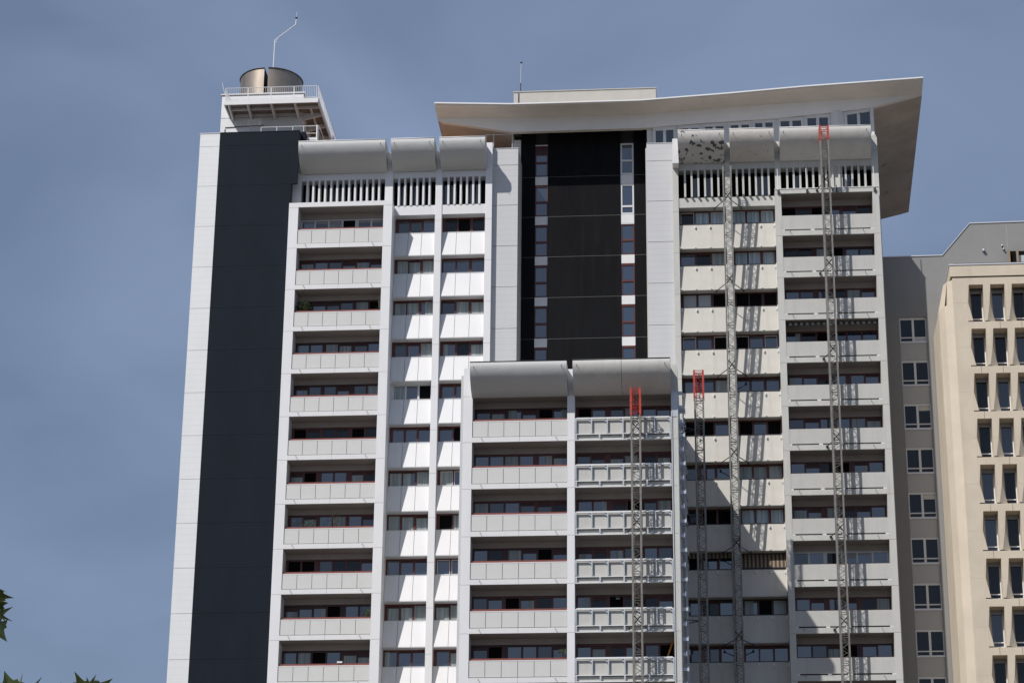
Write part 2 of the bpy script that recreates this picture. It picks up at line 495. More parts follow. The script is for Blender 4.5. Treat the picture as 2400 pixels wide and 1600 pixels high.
# ---- balconies of the right wing
PHE = 1.35
bal = concrete_balcony_mesh(5.61, 1.25, PHE); ral = concrete_rail_mesh(5.61, PHE)
MB().box(30.21, 35.82, 0, .12, .05, .34, 'concrete').box(30.21, 35.82, .12, 2.2, .05, .33, 'soffit').box(30.21, 35.82, 1.13, 1.25, -.34, .05, 'soffit').box(29.82, 36.24, -.03, 1.0, .345, .385, 'white_metal').build('top_band', tower)
for k in range(1, KN + 1):
    z = -H * k
    o = inst(bal, 'balcony', tower, (30.21, 0, z)); inst(ral, 'handrail', o, (30.21, 0, z))
    loggia_window(tower, 30.21, 35.82, 1.16, z + .30, z + H - .34, 300 + k, white=(k == 9))

# ---- spandrels and windows of the narrow bays
S0 = -1.28
KB = ['ggn', 'ccc', 'ccc', 'gnc', 'cno', 'nnn', 'ccc', 'ccc', 'nnn', 'ccc', 'cnn', 'gcg']
KC = ['gog', 'nnn', 'gcc', 'cgc', 'nno', 'noc', 'cng', 'occ', 'nnn', 'ccg', 'ncg', 'ggn']
KD1 = ['guu', 'ngc', 'bbo', 'nno', 'nnc', 'oon', 'gnn', 'goo', 'onn', 'ngn', 'ggn', 'ggg']
KD2 = ['uuu', 'uuu', 'ooo', 'onn', 'nnn', 'ono', 'ccc', 'uuu', 'ooo', 'coc', 'nnn', 'ggg']
bays = [(5.955, 8.53, KB, 'w'), (8.95, 11.70, KC, 'w'), (23.86, 26.78, KD1, 'c'), (27.12, 29.84, KD2, 'c')]
for x0, x1, kinds, typ in bays:
    w = x1 - x0
    me = white_spandrel_mesh(w) if typ == 'w' else cream_spandrel_mesh(w)
    tm = trim_mesh(w); fb = bracket_meshes()
    for j in range(KN):
        zs = S0 - H * j
        o = inst(me, 'spandrel', tower, (x0, 1.05, zs))
        if typ == 'c':
            inst(tm[0], 'panel_lip', o, (x0, 1.05, zs)); inst(tm[1], 'edge_strip', o, (x0, 1.05, zs))
            for q in range(4):
                xb = x0 + .08 + q * (w - .16) / 3
                inst(fb[0], 'fixing_bracket', o, (xb, 1.05, zs)); inst(fb[1], 'fixing_pin', o, (xb, 1.05, zs))
        white = (typ == 'w' and x0 < 8 and j == 4)
        posts = {1: random.choice((.09, .13)), 2: random.choice((.12, .17)), 0: random.choice((.1, .2))}
        fm = 'white_frame' if white else ('dark_red' if (typ == 'c' and j in (2, 4, 8, 9)) or (typ == 'w' and x0 > 8 and j == 9) else 'red_frame')
        sash = {0, 1, 2} if (x0 > 8 and x0 < 9 and j in (6, 8)) else ({0, 2} if typ == 'c' and j in (0, 3, 8) else None)
        window(tower, x0, x1, 1.70, zs + .001, zs + 1.06, kinds[j], fm, .10, posts, sash)
    # head band between the first window and the louvres, and the lintel above the louvres
    m = 'white_panel' if typ == 'w' else 'concrete'
    MB().box(x0, x1, 1.10, 1.80, -.22, .43, m).build('spandrel', tower)
# ---- louvre floor
def louvres(x0, x1, zb, zt, m, n, yf=1.05, feet=False, solid=()):
    b = MB()
    pitch = (x1 - x0) / n
    for k in range(1, n):
        x = x0 + k * pitch
        b.box(x - .06, x + .06, yf, yf + .55, zb, zt, m)
        if feet: b.box(x - .06, x + .05, yf - .16, yf - .001, zb + .0, zb + .10, m)
    for a, c in solid: b.box(a, c, yf + .12, yf + .2, zb, zt, m)
    o = b.build('louvre', tower)
    r = MB().box(x0, x1, yf + .75, yf + .8, zb - .05, zt + .1, 'unlit_depth')
    for k in range(n): 
        if random.random() < .3: r.box(x0 + (k + .2) * pitch, x0 + (k + .8) * pitch, yf + .70, yf + .74, zb, zt - .3, 'glass')
    r.build('recess', o)
    MB().box(x0, x1, yf + .08, yf + .9, zt, 2.86, m).build('lintel', tower)
louvres(-.06, 5.30, .40, 2.38, 'white_pillar', 14)
louvres(5.80, 8.53, .43, 2.38, 'white_pillar', 7)
louvres(8.95, 11.70, .43, 2.38, 'white_pillar', 7)
louvres(23.86, 26.78, .43, 2.38, 'concrete', 7, feet=True)
louvres(27.12, 29.90, .43, 2.38, 'concrete', 7, feet=True)
louvres(30.26, 35.92, .40, 2.38, 'concrete', 14, solid=((33.3, 34.1),))
# ---- rolled eaves
for x0, x1, m, cap in ((-.10, 5.44, 'eave_paint', 'white_metal'), (5.80, 8.56, 'eave_paint', 'white_metal'), (8.88, 11.78, 'eave_paint', 'white_metal'),
                       (23.90, 26.78, 'eave_peeled', 'white_metal'), (27.12, 29.87, 'eave_rusty', 'white_metal'), (30.24, 35.90, 'eave_concrete', 'white_metal')):
    inst(eave_mesh(x1 - x0, m, cap), 'eave', tower, (x0, 1.05, 4.40))
# ---- side cladding panels and black middle wall
for x0, x1, zt in ((12.12, 13.73, 4.40), (21.88, 23.50, 4.46)):
    c = MB(); z = zt; cuts = [zt] + [3.22 - 2.8 * q for q in range(0, 25)] + [GROUND]
    for a, d in zip(cuts[:-1], cuts[1:]): c.box(x0, x1, 1.40, 1.46, d + .03, a, 'side_cladding')
    c.box(x0 + .01, x1 - .01, 1.46, 1.69, GROUND, zt - .01, 'groove')
    c.box(x0 - .0, x1 + .02, 1.37, 1.69, zt + .002, zt + .03, 'white_metal')
    c.build('side_cladding', tower)
bw = MB(); jz = [6.85] + [3.31 - 2.8 * q for q in range(0, 25)] + [GROUND]
for a, d in zip(jz[:-1], jz[1:]):
    xs = [13.735, 14.66, 15.475, 20.135, 20.99, 21.875]
    for i in (0, 2, 4): bw.box(xs[i], xs[i + 1], 3.50, 3.56, d + .022, a, 'black_wall')
for i in (0, 2, 4):
    bw.box(xs[i], xs[i + 1], 3.56, 3.79, GROUND, 6.84, 'black_wall')
    for d in jz[1:-1]: bw.box(xs[i], xs[i + 1], 3.496, 3.558, d + .001, d + .020, 'pale_joint')
bw.box(14.66, 20.99, 3.74, 3.792, GROUND, 6.84, 'dark_groove')
bw.box(13.60, 13.725, 1.47, 3.6, GROUND, 4.38, 'charcoal_render')
bw.box(21.885, 22.0, 1.47, 3.6, GROUND, 4.44, 'charcoal_render')
bw.build('dark_wall', tower)
for x0, x1, zb0, ztp in ((14.665, 15.47, 3.40, 5.57), (20.14, 20.985, 3.39, 5.60)):
    for k in range(0, 13):
        zb = zb0 - 2.8 * k; zt = ztp if k == 0 else zb + 2.10
        wh = x0 > 18 and k < 2
        fm = 'white_frame' if wh else 'red_frame'
        f = MB(); t = .10 if wh else .06
        f.box(x0, x0 + t, 3.54, 3.62, zb, zt, fm); f.box(x1 - t, x1, 3.54, 3.62, zb, zt, fm)
        f.box(x0 + t, x1 - t, 3.543, 3.617, zt - t, zt, fm); f.box(x0 + t, x1 - t, 3.543, 3.617, zb, zb + t, fm)
        zm = zb + (.98 if not (wh and k == 1) else .55)
        f.box(x0 + t, x1 - t, 3.538, 3.617, zm - .06, zm + .06, fm)
        if x0 < 18 and k == 0: f.box(x0 + t, x1 - t, 3.58, 3.60, zt - .65, zt - t, 'dark_red'); f.box(x0, x1, 3.49, 3.60, zt + .002, zt + .05, 'white_metal')
        fo = f.build('window', tower)
        MB().box(x0 + t - .02, x1 - t + .02, 3.605, 3.66, zb + .03, zt - .03, 'glass_blue').build('pane', fo)
        MB().box(x0, x1, 3.53, 3.60, zb - .62, zb - .03, 'white_panel').build('infill_panel', tower)
        MB().box(x0, x1, 3.535, 3.62, zb - .70, zb - .625, fm if fm == 'red_frame' else 'white_frame').build('window_head', tower) if k < 12 else None

# ---- canopy roof
def ip(x, pts):
    for (a, p), (c, q) in zip(pts[:-1], pts[1:]):
        if x <= c: return p + (q - p) * (x - a) / (c - a)
    return pts[-1][1]
LY = .45
LIP = [(8.36, 7.32), (13.5, 7.07), (21.5, 7.07), (27, 7.37), (32, 7.71), (39.4, 8.07)]
KTOP = [(8.41, 7.10), (8.9, 7.13), (13.5, 6.99), (21.5, 7.05), (27.1, 7.33), (34, 7.56), (38.9, 7.80), (39.38, 7.86)]
KBOT = [(8.41, 7.095), (8.75, 6.85), (13.3, 5.97), (21.5, 5.99), (25.4, 6.21), (30, 6.39), (33.5, 6.68), (36.2, 6.97), (38.9, 7.70), (39.38, 7.855)]
xs = [8.41, 8.75, 9.5, 11, 12.3, 13.3, 13.301, 15, 18, 21.5, 22.2, 22.201, 23.4, 25.4, 27.1, 30, 32, 33.5, 34.8, 36.2, 37.3, 38.2, 38.9, 39.38]
cb = MB(); ring = []
YB = 20.1
for x in xs:
    zl, zt, zb = ip(x, LIP), ip(x, KTOP), ip(x, KBOT)
    ex = max(0, (x - 36.2) / 3.2); 
    ring.append([(x, LY, zl), (x, LY, zl - .12), (x, LY + .05, zl - .13), (x, 2.2, max(min(zt, zl - .10), zb + .003)), (x, 2.2, zb), (x + .05 * ex, 2.5, zb),
                 (x + .05 * ex, 2.5, zb + (.9 if 13.3005 < x < 22.2005 else .001)), (x + .32 * ex, YB, zb + (.901 if 13.3005 < x < 22.2005 else .002)), (x + .35 * ex, YB, zl), ])
for a, c in zip(ring[:-1], ring[1:]):
    n = len(a)
    for k in range(n):
        j = (k + 1) % n
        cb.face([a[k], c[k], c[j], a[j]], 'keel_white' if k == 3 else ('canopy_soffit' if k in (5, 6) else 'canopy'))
cb.face(ring[0], 'canopy'); cb.face(list(reversed(ring[-1])), 'canopy')
can = cb.build('canopy_roof', tower)
fl = MB()
for a, c in zip(ring[:-1], ring[1:]):
    (x0, y0, z0), (x1, y1, z1) = a[0], c[0]
    fl.face([(x0, LY - .06, z0 + .035), (x1, LY - .06, z1 + .035), (x1, LY - .06, z1 - .05), (x0, LY - .06, z0 - .05)], 'white_metal')
    fl.face([(x0, LY - .06, z0 + .035), (x1, LY - .06, z1 + .035), (x1, LY + .3, z1 + .035), (x0, LY + .3, z0 + .035)], 'white_metal')
    fl.face([(x0, LY - .06, z0 - .05), (x1, LY - .06, z1 - .05), (x1, LY - .001, z1 - .05), (x0, LY - .001, z0 - .05)], 'white_metal')
    fl.face([(x0, LY + .3, z0 + .035), (x1, LY + .3, z1 + .035), (x1, LY + .3, z1 + .003), (x0, LY + .3, z0 + .003)], 'white_metal')
fl.build('roof_flashing', can, recalc=True)
for yr in (4.6, 9.2, 14.8):
    rb = MB()
    st = [x for x in xs if x >= 36.2]
    for x0, x1 in zip(st[:-1], st[1:]):
        z0, z1 = ip(x0, KBOT), ip(x1, KBOT)
        p = [(x0, yr - .5, z0 + .01), (x1, yr - .5, z1 + .01), (x1, yr + .25, z1 - .26), (x0, yr + .25, z0 - .26)]
        q = [(x0, yr + .25, z0 - .26), (x1, yr + .25, z1 - .26), (x1, yr + .9, z1 + .01), (x0, yr + .9, z0 + .01)]
        rb.face(p, 'canopy_soffit'); rb.face(q, 'canopy_soffit')
    x1 = 39.38; z1 = ip(x1, KBOT)
    rb.face([(x1, yr - .5, z1 + .01), (x1, yr + .25, z1 - .26), (x1, yr + .9, z1 + .01)], 'canopy')
    rb.build('canopy_rib', can)
# storey under the canopy
box('upper_storey_wall', tower, 13.24, 13.73, 3.35, 17, 4.25, 5.96, 'white_pillar')
box('upper_storey_wall', tower, 10.2, 13.27, 5.2, 17, 4.25, 6.9, 'soffit')
box('upper_storey_wall', tower, 21.89, 22.25, 2.5, 17, 4.35, 6.02, 'white_pillar')
box('upper_storey_wall', tower, 22.251, 36.1, 2.62, 17, 4.35, 6.0, 'white_pillar')
tops = [(22.27, 23.72, 6.06), (23.87, 25.33, 6.14), (25.41, 26.91, 6.22), (27.07, 28.53, 6.28), (28.61, 30.03, 6.38), (30.23, 31.84, 6.46), (31.93, 33.54, 6.62)]
for x0, x1, zt in tops + [(34.45, 36.2, 6.78)]:
    f = MB(); w = x1 - x0; c = (x0 + x1) / 2; zt -= .02
    dz = .22 if x0 > 34 else .05
    zr = zt + dz
    f.box(x0, x0 + .13, 2.28, 2.6, 4.5, zt, 'white_frame'); f.box(x1 - .13, x1, 2.28, 2.6, 4.5, zr, 'white_frame')
    f.box(c - .07, c + .07, 2.285, 2.4, 4.5, zt, 'white_frame')
    f.prism_y([(x0 + .13, zt - .22), (x1 - .13, zr - .24), (x1 - .13, zr), (x0 + .13, zt)], 2.29, 2.5, 'white_frame')
    for s in (x0 + .13, c + .07): f.box(s, s + .05, 2.29, 2.4, 4.5, zt - .2, 'white_frame')
    fo = f.build('window', tower)
    MB().box(x0 + .1, x1 - .1, 2.36, 2.40, 4.5, zt - .1, 'glass').build('pane', fo)
for x0, x1 in ((23.72, 23.87), (25.33, 25.41), (26.91, 27.07), (28.53, 28.61), (30.03, 30.23), (31.84, 31.93)):
    MB().box(x0, x1, 2.33, 2.6, 4.5, ip(x0, KBOT) - .01, 'white_frame').build('mullion', tower)
MB().prism_z([(33.54, 2.35), (33.98, 2.0), (34.45, 2.35), (34.45, 2.6), (33.54, 2.6)], 4.35, 6.76, 'white_pillar').build('fold_pillar', tower)
b = MB()
b.box(36.12, 36.3, 2.2, 17, 4.2, 6.97, 'white_pillar')
b.build('end_wall', tower)
box('plant_room', tower, 13.18, 22.46, 4.0, 15, 6.5, 9.76, 'plant_room')
b = MB().box(13.14, 22.5, 3.95, 15.05, 9.765, 9.81, 'concrete').tube([(13.5, 3.97, 9.7), (13.5, 3.95, 7.4)], .03, 'dark_metal')
b.build('roof_edge', tower)
# glass guard rail on the roof terrace
b = MB()
for x in (11.62, 12.10, 13.30): b.tube([(x, 1.9, 4.3), (x, 1.9, 5.72)], .028, 'galvanised')
b.tube([(11.62, 1.9, 5.66), (13.30, 1.9, 5.66)], .02, 'galvanised')
b.tube([(-.1, 1.5, 4.62), (11.6, 1.5, 4.64)], .014, 'galvanised')
for k in range(7): b.tube([(.6 + k * 1.75, 1.5, 4.2), (.6 + k * 1.75, 1.5, 4.63)], .014, 'galvanised')
b.build('terrace_railing', tower)
# ---- penthouse on the left wing with cantilevered platform
ph = MB()
for a, c in ((10.02, 8.42), (8.40, 6.9), (6.88, 4.2)): ph.box(-6.12, -.68, 3.80, 14, c, a - .02, 'gable_white')
ph.box(-6.08, -.72, 3.84, 13.96, 4.2, 10.0, 'groove')
ph.box(-6.2, -.60, 3.74, 14.05, 10.10, 10.17, 'white_panel')
ph.box(-6.12, -.68, 3.90, 14, 10.0, 10.10, 'groove')
for (x0, z0, x1, z1) in ((-5.8, 7.7, -3.2, 7.8), (-5.9, 4.9, -5.8, 7.6)):
    ph.tube([(x0, 3.77, z0), (x1, 3.77, z1)], .022, 'dark_metal')
pent = ph.build('penthouse', tower)
pl = MB()
YR = 13.5
pl.box(-5.48, .55, 2.03, 3.795, 8.655, 8.68, 'platform_soffit'); pl.box(-.675, .55, 3.8, YR, 8.655, 8.68, 'platform_soffit'); pl.box(-5.56, .62, 2.0, 3.795, 8.683, 8.72, 'white_panel'); pl.box(-.675, .62, 3.8, YR, 8.683, 8.72, 'white_panel')
pl.box(-5.56, .62, 1.94, 2.02, 8.42, 8.74, 'white_panel'); pl.box(.56, .64, 2.03, YR, 8.42, 8.74, 'white_panel')
pl.box(-5.57, -5.49, 2.03, 3.79, 8.42, 8.74, 'white_panel')
pl.box(-5.4, .5, 2.9, 3.0, 8.50, 8.655, 'white_panel'); pl.box(-.1, .0, 3.0, YR, 8.50, 8.655, 'white_panel')
pl.build('platform', tower)
for x in (-5.3, -4.05, -2.5, -.95):
    MB().prism_x([(2.03, 8.44), (3.79, 8.18), (3.79, 8.65), (2.03, 8.65)], x - .06, x + .06, 'white_panel').build('bracket', tower)
for y in (3.95, 5.6, 7.3, 9.0, 10.8):
    MB().prism_y([(-.67, 8.14), (.55, 8.44), (.55, 8.65), (-.67, 8.65)], y - .06, y + .06, 'white_panel').build('bracket', tower)
def railing(name, p0, p1, z0, h, posts, nb, parent, m='white_metal', r=.022, rb=.011):
    b = MB(); p0 = Vector(p0); p1 = Vector(p1); d = p1 - p0
    for k in range(posts):
        a = p0 + d * k / posts; c = p0 + d * (k + .96) / posts
        for q in (a, c): b.tube([(q.x, q.y, z0), (q.x, q.y, z0 + h)], r, m)
        b.tube([(a.x, a.y, z0 + h), (c.x, c.y, z0 + h)], r, m)
        b.tube([(a.x, a.y, z0 + .10), (c.x, c.y, z0 + .10)], r * .8, m)
        for i in range(1, nb):
            q = a + (c - a) * i / nb
            b.tube([(q.x, q.y, z0 + .1), (q.x, q.y, z0 + h)], rb, m, 4)
    return b.build(name, parent)
railing('railing', (-5.5, 2.0, 0), (.55, 2.0, 0), 8.73, .92, 4, 12, tower)
railing('railing', (.6, 2.05, 0), (.6, YR, 0), 8.73, .92, 5, 14, tower)
railing('railing', (-5.52, 2.1, 0), (-5.52, 3.7, 0), 8.73, .92, 1, 10, tower)
# low guard rail beside the navy wall
b = MB()
for x in (-2.94, -1.91, -.87, -.16, .80): b.tube([(x, 1.5, 4.2), (x, 1.5, 6.47)], .024, 'white_metal')
b.tube([(-2.94, 1.5, 6.47), (.80, 1.5, 6.47)], .026, 'white_metal'); b.tube([(0.0, 1.5, 5.95), (.80, 1.5, 5.95)], .022, 'white_metal')
b.tube([(.86, 1.5, 6.4), (1.25, 2.2, 5.3)], .025, 'white_metal'); b.box(.02, .8, 1.45, 1.52, 5.45, 5.62, 'white_panel')
b.tube([(.72, 1.45, 4.5), (.72, 1.45, 6.5)], .05, 'white_metal')
b.build('guard_rail', tower)
# telecom bits on the penthouse wall: a small antenna mast with dipoles
an = thing('dipole_antenna', (-3.9, 3.1, 4.2), 'small silvery dipole antenna cluster on a thin pole under the roof platform', 'antenna')
b = MB().tube([(-3.95, 3.1, 4.2), (-3.95, 3.1, 7.6)], .028, 'galvanised')
b.build('pole', an)
b = MB()
for z in (7.55, 7.85): b.tube([(-4.2, 3.1, z), (-3.35, 3.1, z)], .022, 'white_metal')
for x in (-4.15, -3.7, -3.5, -3.35): b.tube([(x, 3.1, 7.45), (x, 3.1, 8.0)], .026, 'white_metal')
b.box(-3.42, -3.28, 3.05, 3.15, 7.5, 7.7, 'white_metal')
b.build('dipole', an)
b = MB(); N = 14
pts = [(-3.95 + .42 * math.cos(math.pi * t / N) - .1, 3.0, 5.9 + .65 * math.sin(math.pi * t / N)) for t in range(N + 1)]
b.tube(pts, .018, 'galvanised'); b.box(-4.45, -4.3, 2.95, 3.05, 5.75, 5.95, 'white_metal')
b.build('cable_loop', an)
# rooftop units behind the railing
for x0, x1, m in ((-5.25, -4.75, 'cream_panel'), (-4.4, -3.75, 'cream_panel')):
    MB().box(x0, x1, 2.9, 3.5, 8.73, 9.25, m).box(x0 + .05, x1 - .05, 2.88, 2.9, 8.8, 9.2, 'soffit').build('ventilation_unit', tower)
# ---- two half round flues
def half_flue(a0, a1, c, r, z0, z1):
    b = MB(); n = 22; i0 = len(b.v)
    pr = [(c[0] + r * math.cos(a0 + (a1 - a0) * t / n), c[1] + r * math.sin(a0 + (a1 - a0) * t / n)) for t in range(n + 1)]
    b.v += [(x, y, z0) for x, y in pr] + [(x, y, z1) for x, y in pr]
    for k in range(n): b.f.append((k, k + 1, n + 1 + k + 1, n + 1 + k)); b.m.append(b.mi('flue_metal'))
    b.face([(pr[0][0], pr[0][1], z0), (pr[-1][0], pr[-1][1], z0), (pr[-1][0], pr[-1][1], z1), (pr[0][0], pr[0][1], z1)], 'flue_dark')
    b.face([(x, y, z1) for x, y in pr], 'flue_dark')
    for zz in (z1 - .06, z0 + .9):
        ro = r + .03
        q = [(c[0] + ro * math.cos(a0 + (a1 - a0) * t / n), c[1] + ro * math.sin(a0 + (a1 - a0) * t / n), zz) for t in range(n + 1)]
        b.tube(q, .035, 'dark_metal', 4)
    o = b.build('flue', tower)
    for p in o.data.polygons: p.use_smooth = len(p.vertices) == 4 and abs(p.normal.z) < .2 and p.material_index == 0
    return o
FC = (-3.42, 6.6)
half_flue(math.pi * .5 + .02, math.pi * 1.5 - .02, (FC[0] - .09, FC[1]), 1.99, 9.0, 12.55)
half_flue(-math.pi * .5 + .02, math.pi * .5 - .02, (FC[0] + .09, FC[1]), 1.99, 9.0, 12.55)

# ================================================================== LOWER FRONT BLOCK
YF = -9.2; FH = 2.77; FZ = -19.21
block = thing('lower_block', (17.7, -4, GROUND), 'lower block standing in front of the tower, its right bay with bare galvanised frames', 'building')
b = MB()
b.box(12.0, 23.5, YF + 1.3, 1.2, GROUND, -14.9, 'concrete')
b.box(23.5, 23.745, YF + .4, .9, GROUND, -14.9, 'concrete')
b.build('wall', block)
def bpillar(x0, x1, m, ztop, steps=()):
    p = MB(); cuts = [FZ - FH * q for q in range(0, 18)]
    zs = [ztop, -16.45] + cuts + [GROUND]
    for a, c in zip(zs[:-1], zs[1:]):
        if a > c: p.box(x0, x1, YF, YF + 1.3, c + .008, a - .008, m)
    p.box(x0 + .015, x1 - .015, YF + .02, YF + 1.28, GROUND, ztop - .02, 'groove')
    for (a, c, zt) in steps: p.box(a, c, YF + .004, YF + 1.29, ztop, zt, m)
    return p.build('pillar', block)
bpillar(11.64, 12.16, 'white_pillar', -14.72, ((11.97, 12.16, -14.52),))
MB().box(11.49, 11.635, YF + .05, YF + 1.29, GROUND, -15.16, 'side_cladding').build('side_cladding', block)
bpillar(17.53, 17.95, 'white_pillar', -14.9)
bpillar(23.37, 23.75, 'concrete', -14.76)
bal1 = renovated_balcony_mesh(5.37, 1.25, 1.27); rl1 = renovated_rail_mesh(5.37, 1.27)
def framed_balcony_mesh(w, depth, h):
    b = MB()
    b.box(0, w, .10, .22, 0, .30, 'concrete'); b.box(0, w, .22, depth, .02, .28, 'soffit'); b.box(0, w, depth - .12, depth, -.34, .02, 'soffit')
    b.box(0, w, .12, .22, .36, h, 'concrete_parapet')
    b.box(0, w, .16, .20, .28, .37, 'dark_groove')
    return b.mesh('balcony')
def subframe_mesh(w, h):
    b = MB(); m = 'galvanised'
    b.box(.02, w, .0, .09, -.02, .03, 'galvanised_light'); b.box(.02, w, .0, .08, .335, .375, 'galvanised_light')
    b.box(.02, w, .0, .08, h - .03, h + .02, 'galvanised_light')
    for k in range(7):
        x = .03 + k * (w - .10) / 6
        b.box(x, x + .07, .0, .05, .42, h - .03, m); b.box(x + .005, x + .02, .05, .115, .46, h - .06, m)
        b.box(x - .10, x + .0, .055, .118, h - .17, h - .04, m)
    for k in range(5):
        x = .03 + k * (w - .12) / 4
        b.box(x, x + .09, .0, .06, .03, .335, m)
    return b.mesh('metal_frame')
def frame_rail_mesh(w, h):
    return MB().box(.05, w - .12, .13, .25, h + .03, h + .13, 'galvanised_light').mesh('handrail')
bal2 = framed_balcony_mesh(5.42, 1.25, 1.27); sf2 = subframe_mesh(5.40, 1.29); rl2 = frame_rail_mesh(5.42, 1.27)
for m in range(0, 7):
    z = FZ - FH * m; zt = z + FH - .36
    o = inst(bal1, 'balcony', block, (12.16, YF, z)); inst(rl1, 'handrail', o, (12.16, YF, z))
    loggia_window(block, 12.16, 17.53, YF + 1.18, z + .27, zt, 520 + m)
    o = inst(bal2, 'balcony', block, (17.95, YF, z)); inst(sf2, 'metal_frame', o, (17.95, YF - .03, z)); inst(rl2, 'handrail', o, (17.95, YF, z))
    loggia_window(block, 17.95, 23.37, YF + 1.18, z + .29, zt, 640 + m)
for x0, x1 in ((12.16, 17.53), (17.95, 23.37)):
    MB().box(x0, x1, YF + .02, YF + 1.3, -16.44, -16.30, 'soffit').box(x0, x1, YF + 1.13, YF + 1.29, -16.80, -16.44, 'soffit').build('lintel', block)
inst(eave_mesh(5.46, 'eave_paint', 'dark_metal'), 'eave', block, (12.12, YF, -14.95))
inst(eave_mesh(5.46, 'eave_concrete', 'dark_metal', seam=True), 'eave', block, (17.92, YF, -14.95))
b = MB()
for (x, z) in ((23.36, 0),): 
    b.box(23.39, 23.43, YF - .06, YF - .003, GROUND, -17.6, 'galvanised'); b.box(23.70, 23.76, YF - .06, YF - .003, GROUND, -17.5, 'galvanised')
b.build('metal_rail', block)
MB().box(23.40, 23.76, YF - .03, YF - .004, -17.9, -16.4, 'galvanised').build('cover_plate', block)
b = MB(); k = 0
z = -16.4
while z > -34:
    for j, y in enumerate((-8.9, -7.4, -5.9, -4.4, -2.9, -1.4, .0)):
        if (k + j) % 2: continue
        x1 = 24.03 + (.10 if (k * 3 + j * 5) % 4 else .0)
        b.box(23.75, x1, y - .05, y + .05, z - .09, z + .09, 'galvanised'); b.box(x1 - .03, x1, y - .13, y + .11, z - .13, z + .13, 'galvanised')
    k += 1; z -= .42
tag(b.build('wall_bracket', block), kind='stuff')
b = MB()
for y in (-7.6, -4.6, -1.6): b.tube([(24.03, y, GROUND), (24.03, y, -17.0)], .025, 'galvanised')
b.build('vertical_rail', block)

# ================================================================== WORK PLATFORM MASTS
masts = [
    ('m1', 32.94, -1.10, 4.00, 3.02, 'lattice mast with red top climbing the concrete balconies of the right wing', 'mast'),
    ('m2', 26.90, -.30, 1.80, None, 'all grey lattice mast between the two cream panel bays, held by V shaped wall ties', 'mast'),
    ('m3', 24.93, -6.20, -14.07, -15.77, 'red topped lattice mast before the leftmost cream panel bay, beside the lower block', 'mast'),
    ('m4', 21.42, -10.25, -16.62, -18.25, 'red topped lattice mast in front of the galvanised balcony frames of the lower block', 'mast'),
]
for nm, cx, cy, zt, zr, lab, cat in masts:
    t = thing('mast_climber', (cx, cy, GROUND), lab, cat, 'lattice masts along the facades')
    w = .47
    if zr is None: lattice_mast(t, cx, cy, GROUND, zt, 'mast_steel', w)
    else:
        lattice_mast(t, cx, cy, GROUND, zr, 'mast_steel', w)
        lattice_mast(t, cx, cy, zr + .01, zt, 'mast_red', w + .04, 1.0, 'top_section', .055, .018, 2)
    if nm == 'm2':
        for k in range(7):
            z = -.35 - 5.6 * k
            b = MB()
            b.tube([(cx - .12, cy, z), (cx - .82, 1.0, z - .02)], .028, 'dark_metal'); b.tube([(cx + .12, cy, z), (cx + .86, 1.0, z - .02)], .028, 'dark_metal')
            b.tube([(cx - .25, cy - .25, z + .45), (cx + .25, cy + .2, z)], .03, 'dark_metal'); b.tube([(cx + .25, cy - .25, z + .45), (cx - .2, cy + .2, z)], .03, 'dark_metal')
            b.tube([(cx + .2, cy - .26, z - .5), (cx + .2, cy - .26, z + .5)], .035, 'dark_metal')
            b.box(cx - .88, cx - .76, .95, 1.10, z - .08, z + .06, 'dark_metal'); b.box(cx + .80, cx + .92, .95, 1.10, z - .08, z + .06, 'dark_metal')
            b.build('wall_tie', t)
    else:
        yw = {'m1': 0., 'm3': 1.1, 'm4': YF}[nm]
        zs = {'m1': [.2 - 5.6 * q for q in range(7)], 'm3': [], 'm4': [FZ + .15 - 2 * FH * q for q in range(3)]}[nm]
        for z in zs:
            b = MB()
            b.tube([(cx - .2, cy + .1, z), (cx - .52, yw - .02, z)], .028, 'dark_metal'); b.tube([(cx + .2, cy + .1, z), (cx + .45, yw - .02, z)], .028, 'dark_metal')
            for s in (-1, 1): b.tube([(cx - .22 * s, cy - .22, z + .42), (cx + .22 * s, cy + .1, z)], .03, 'dark_metal')
            b.box(cx - .58, cx - .46, yw - .10, yw - .005, z - .06, z + .06, 'dark_metal')
            b.build('wall_tie', t)
        if nm == 'm3':
            for z in (-17.6, -23.2, -28.9):
                b = MB().tube([(cx - .2, cy, z), (23.9, cy - .3, z)], .028, 'dark_metal').tube([(cx - .2, cy, z), (23.9, cy + .6, z)], .028, 'dark_metal')
                b.build('wall_tie', t)
# guard posts clamped on the top band of the right wing
for i, (x, hh) in enumerate(((30.05, 1.45), (31.82, 1.42), (33.63, .25), (35.97, 1.45))):
    where = ('leftmost one', 'second from the left', 'the one without white rod', 'rightmost one')[i]
    t = thing('guard_post', (x, -.06, .1), 'dark clamp post on the top band of the right wing, %s' % where, 'clamp post', 'clamp posts along the top band')
    MB().box(x - .06, x + .06, -.12, -.035, .02, .26, 'dark_metal').build('clamp', t)
    if hh > 1: MB().tube([(x, -.07, .26), (x - .03, -.07, .26 + hh)], .024, 'white_metal').build('rod', t)
    else: MB().tube([(x, -.07, .26), (x, -.07, .5)], .03, 'dark_metal').build('stub', t)

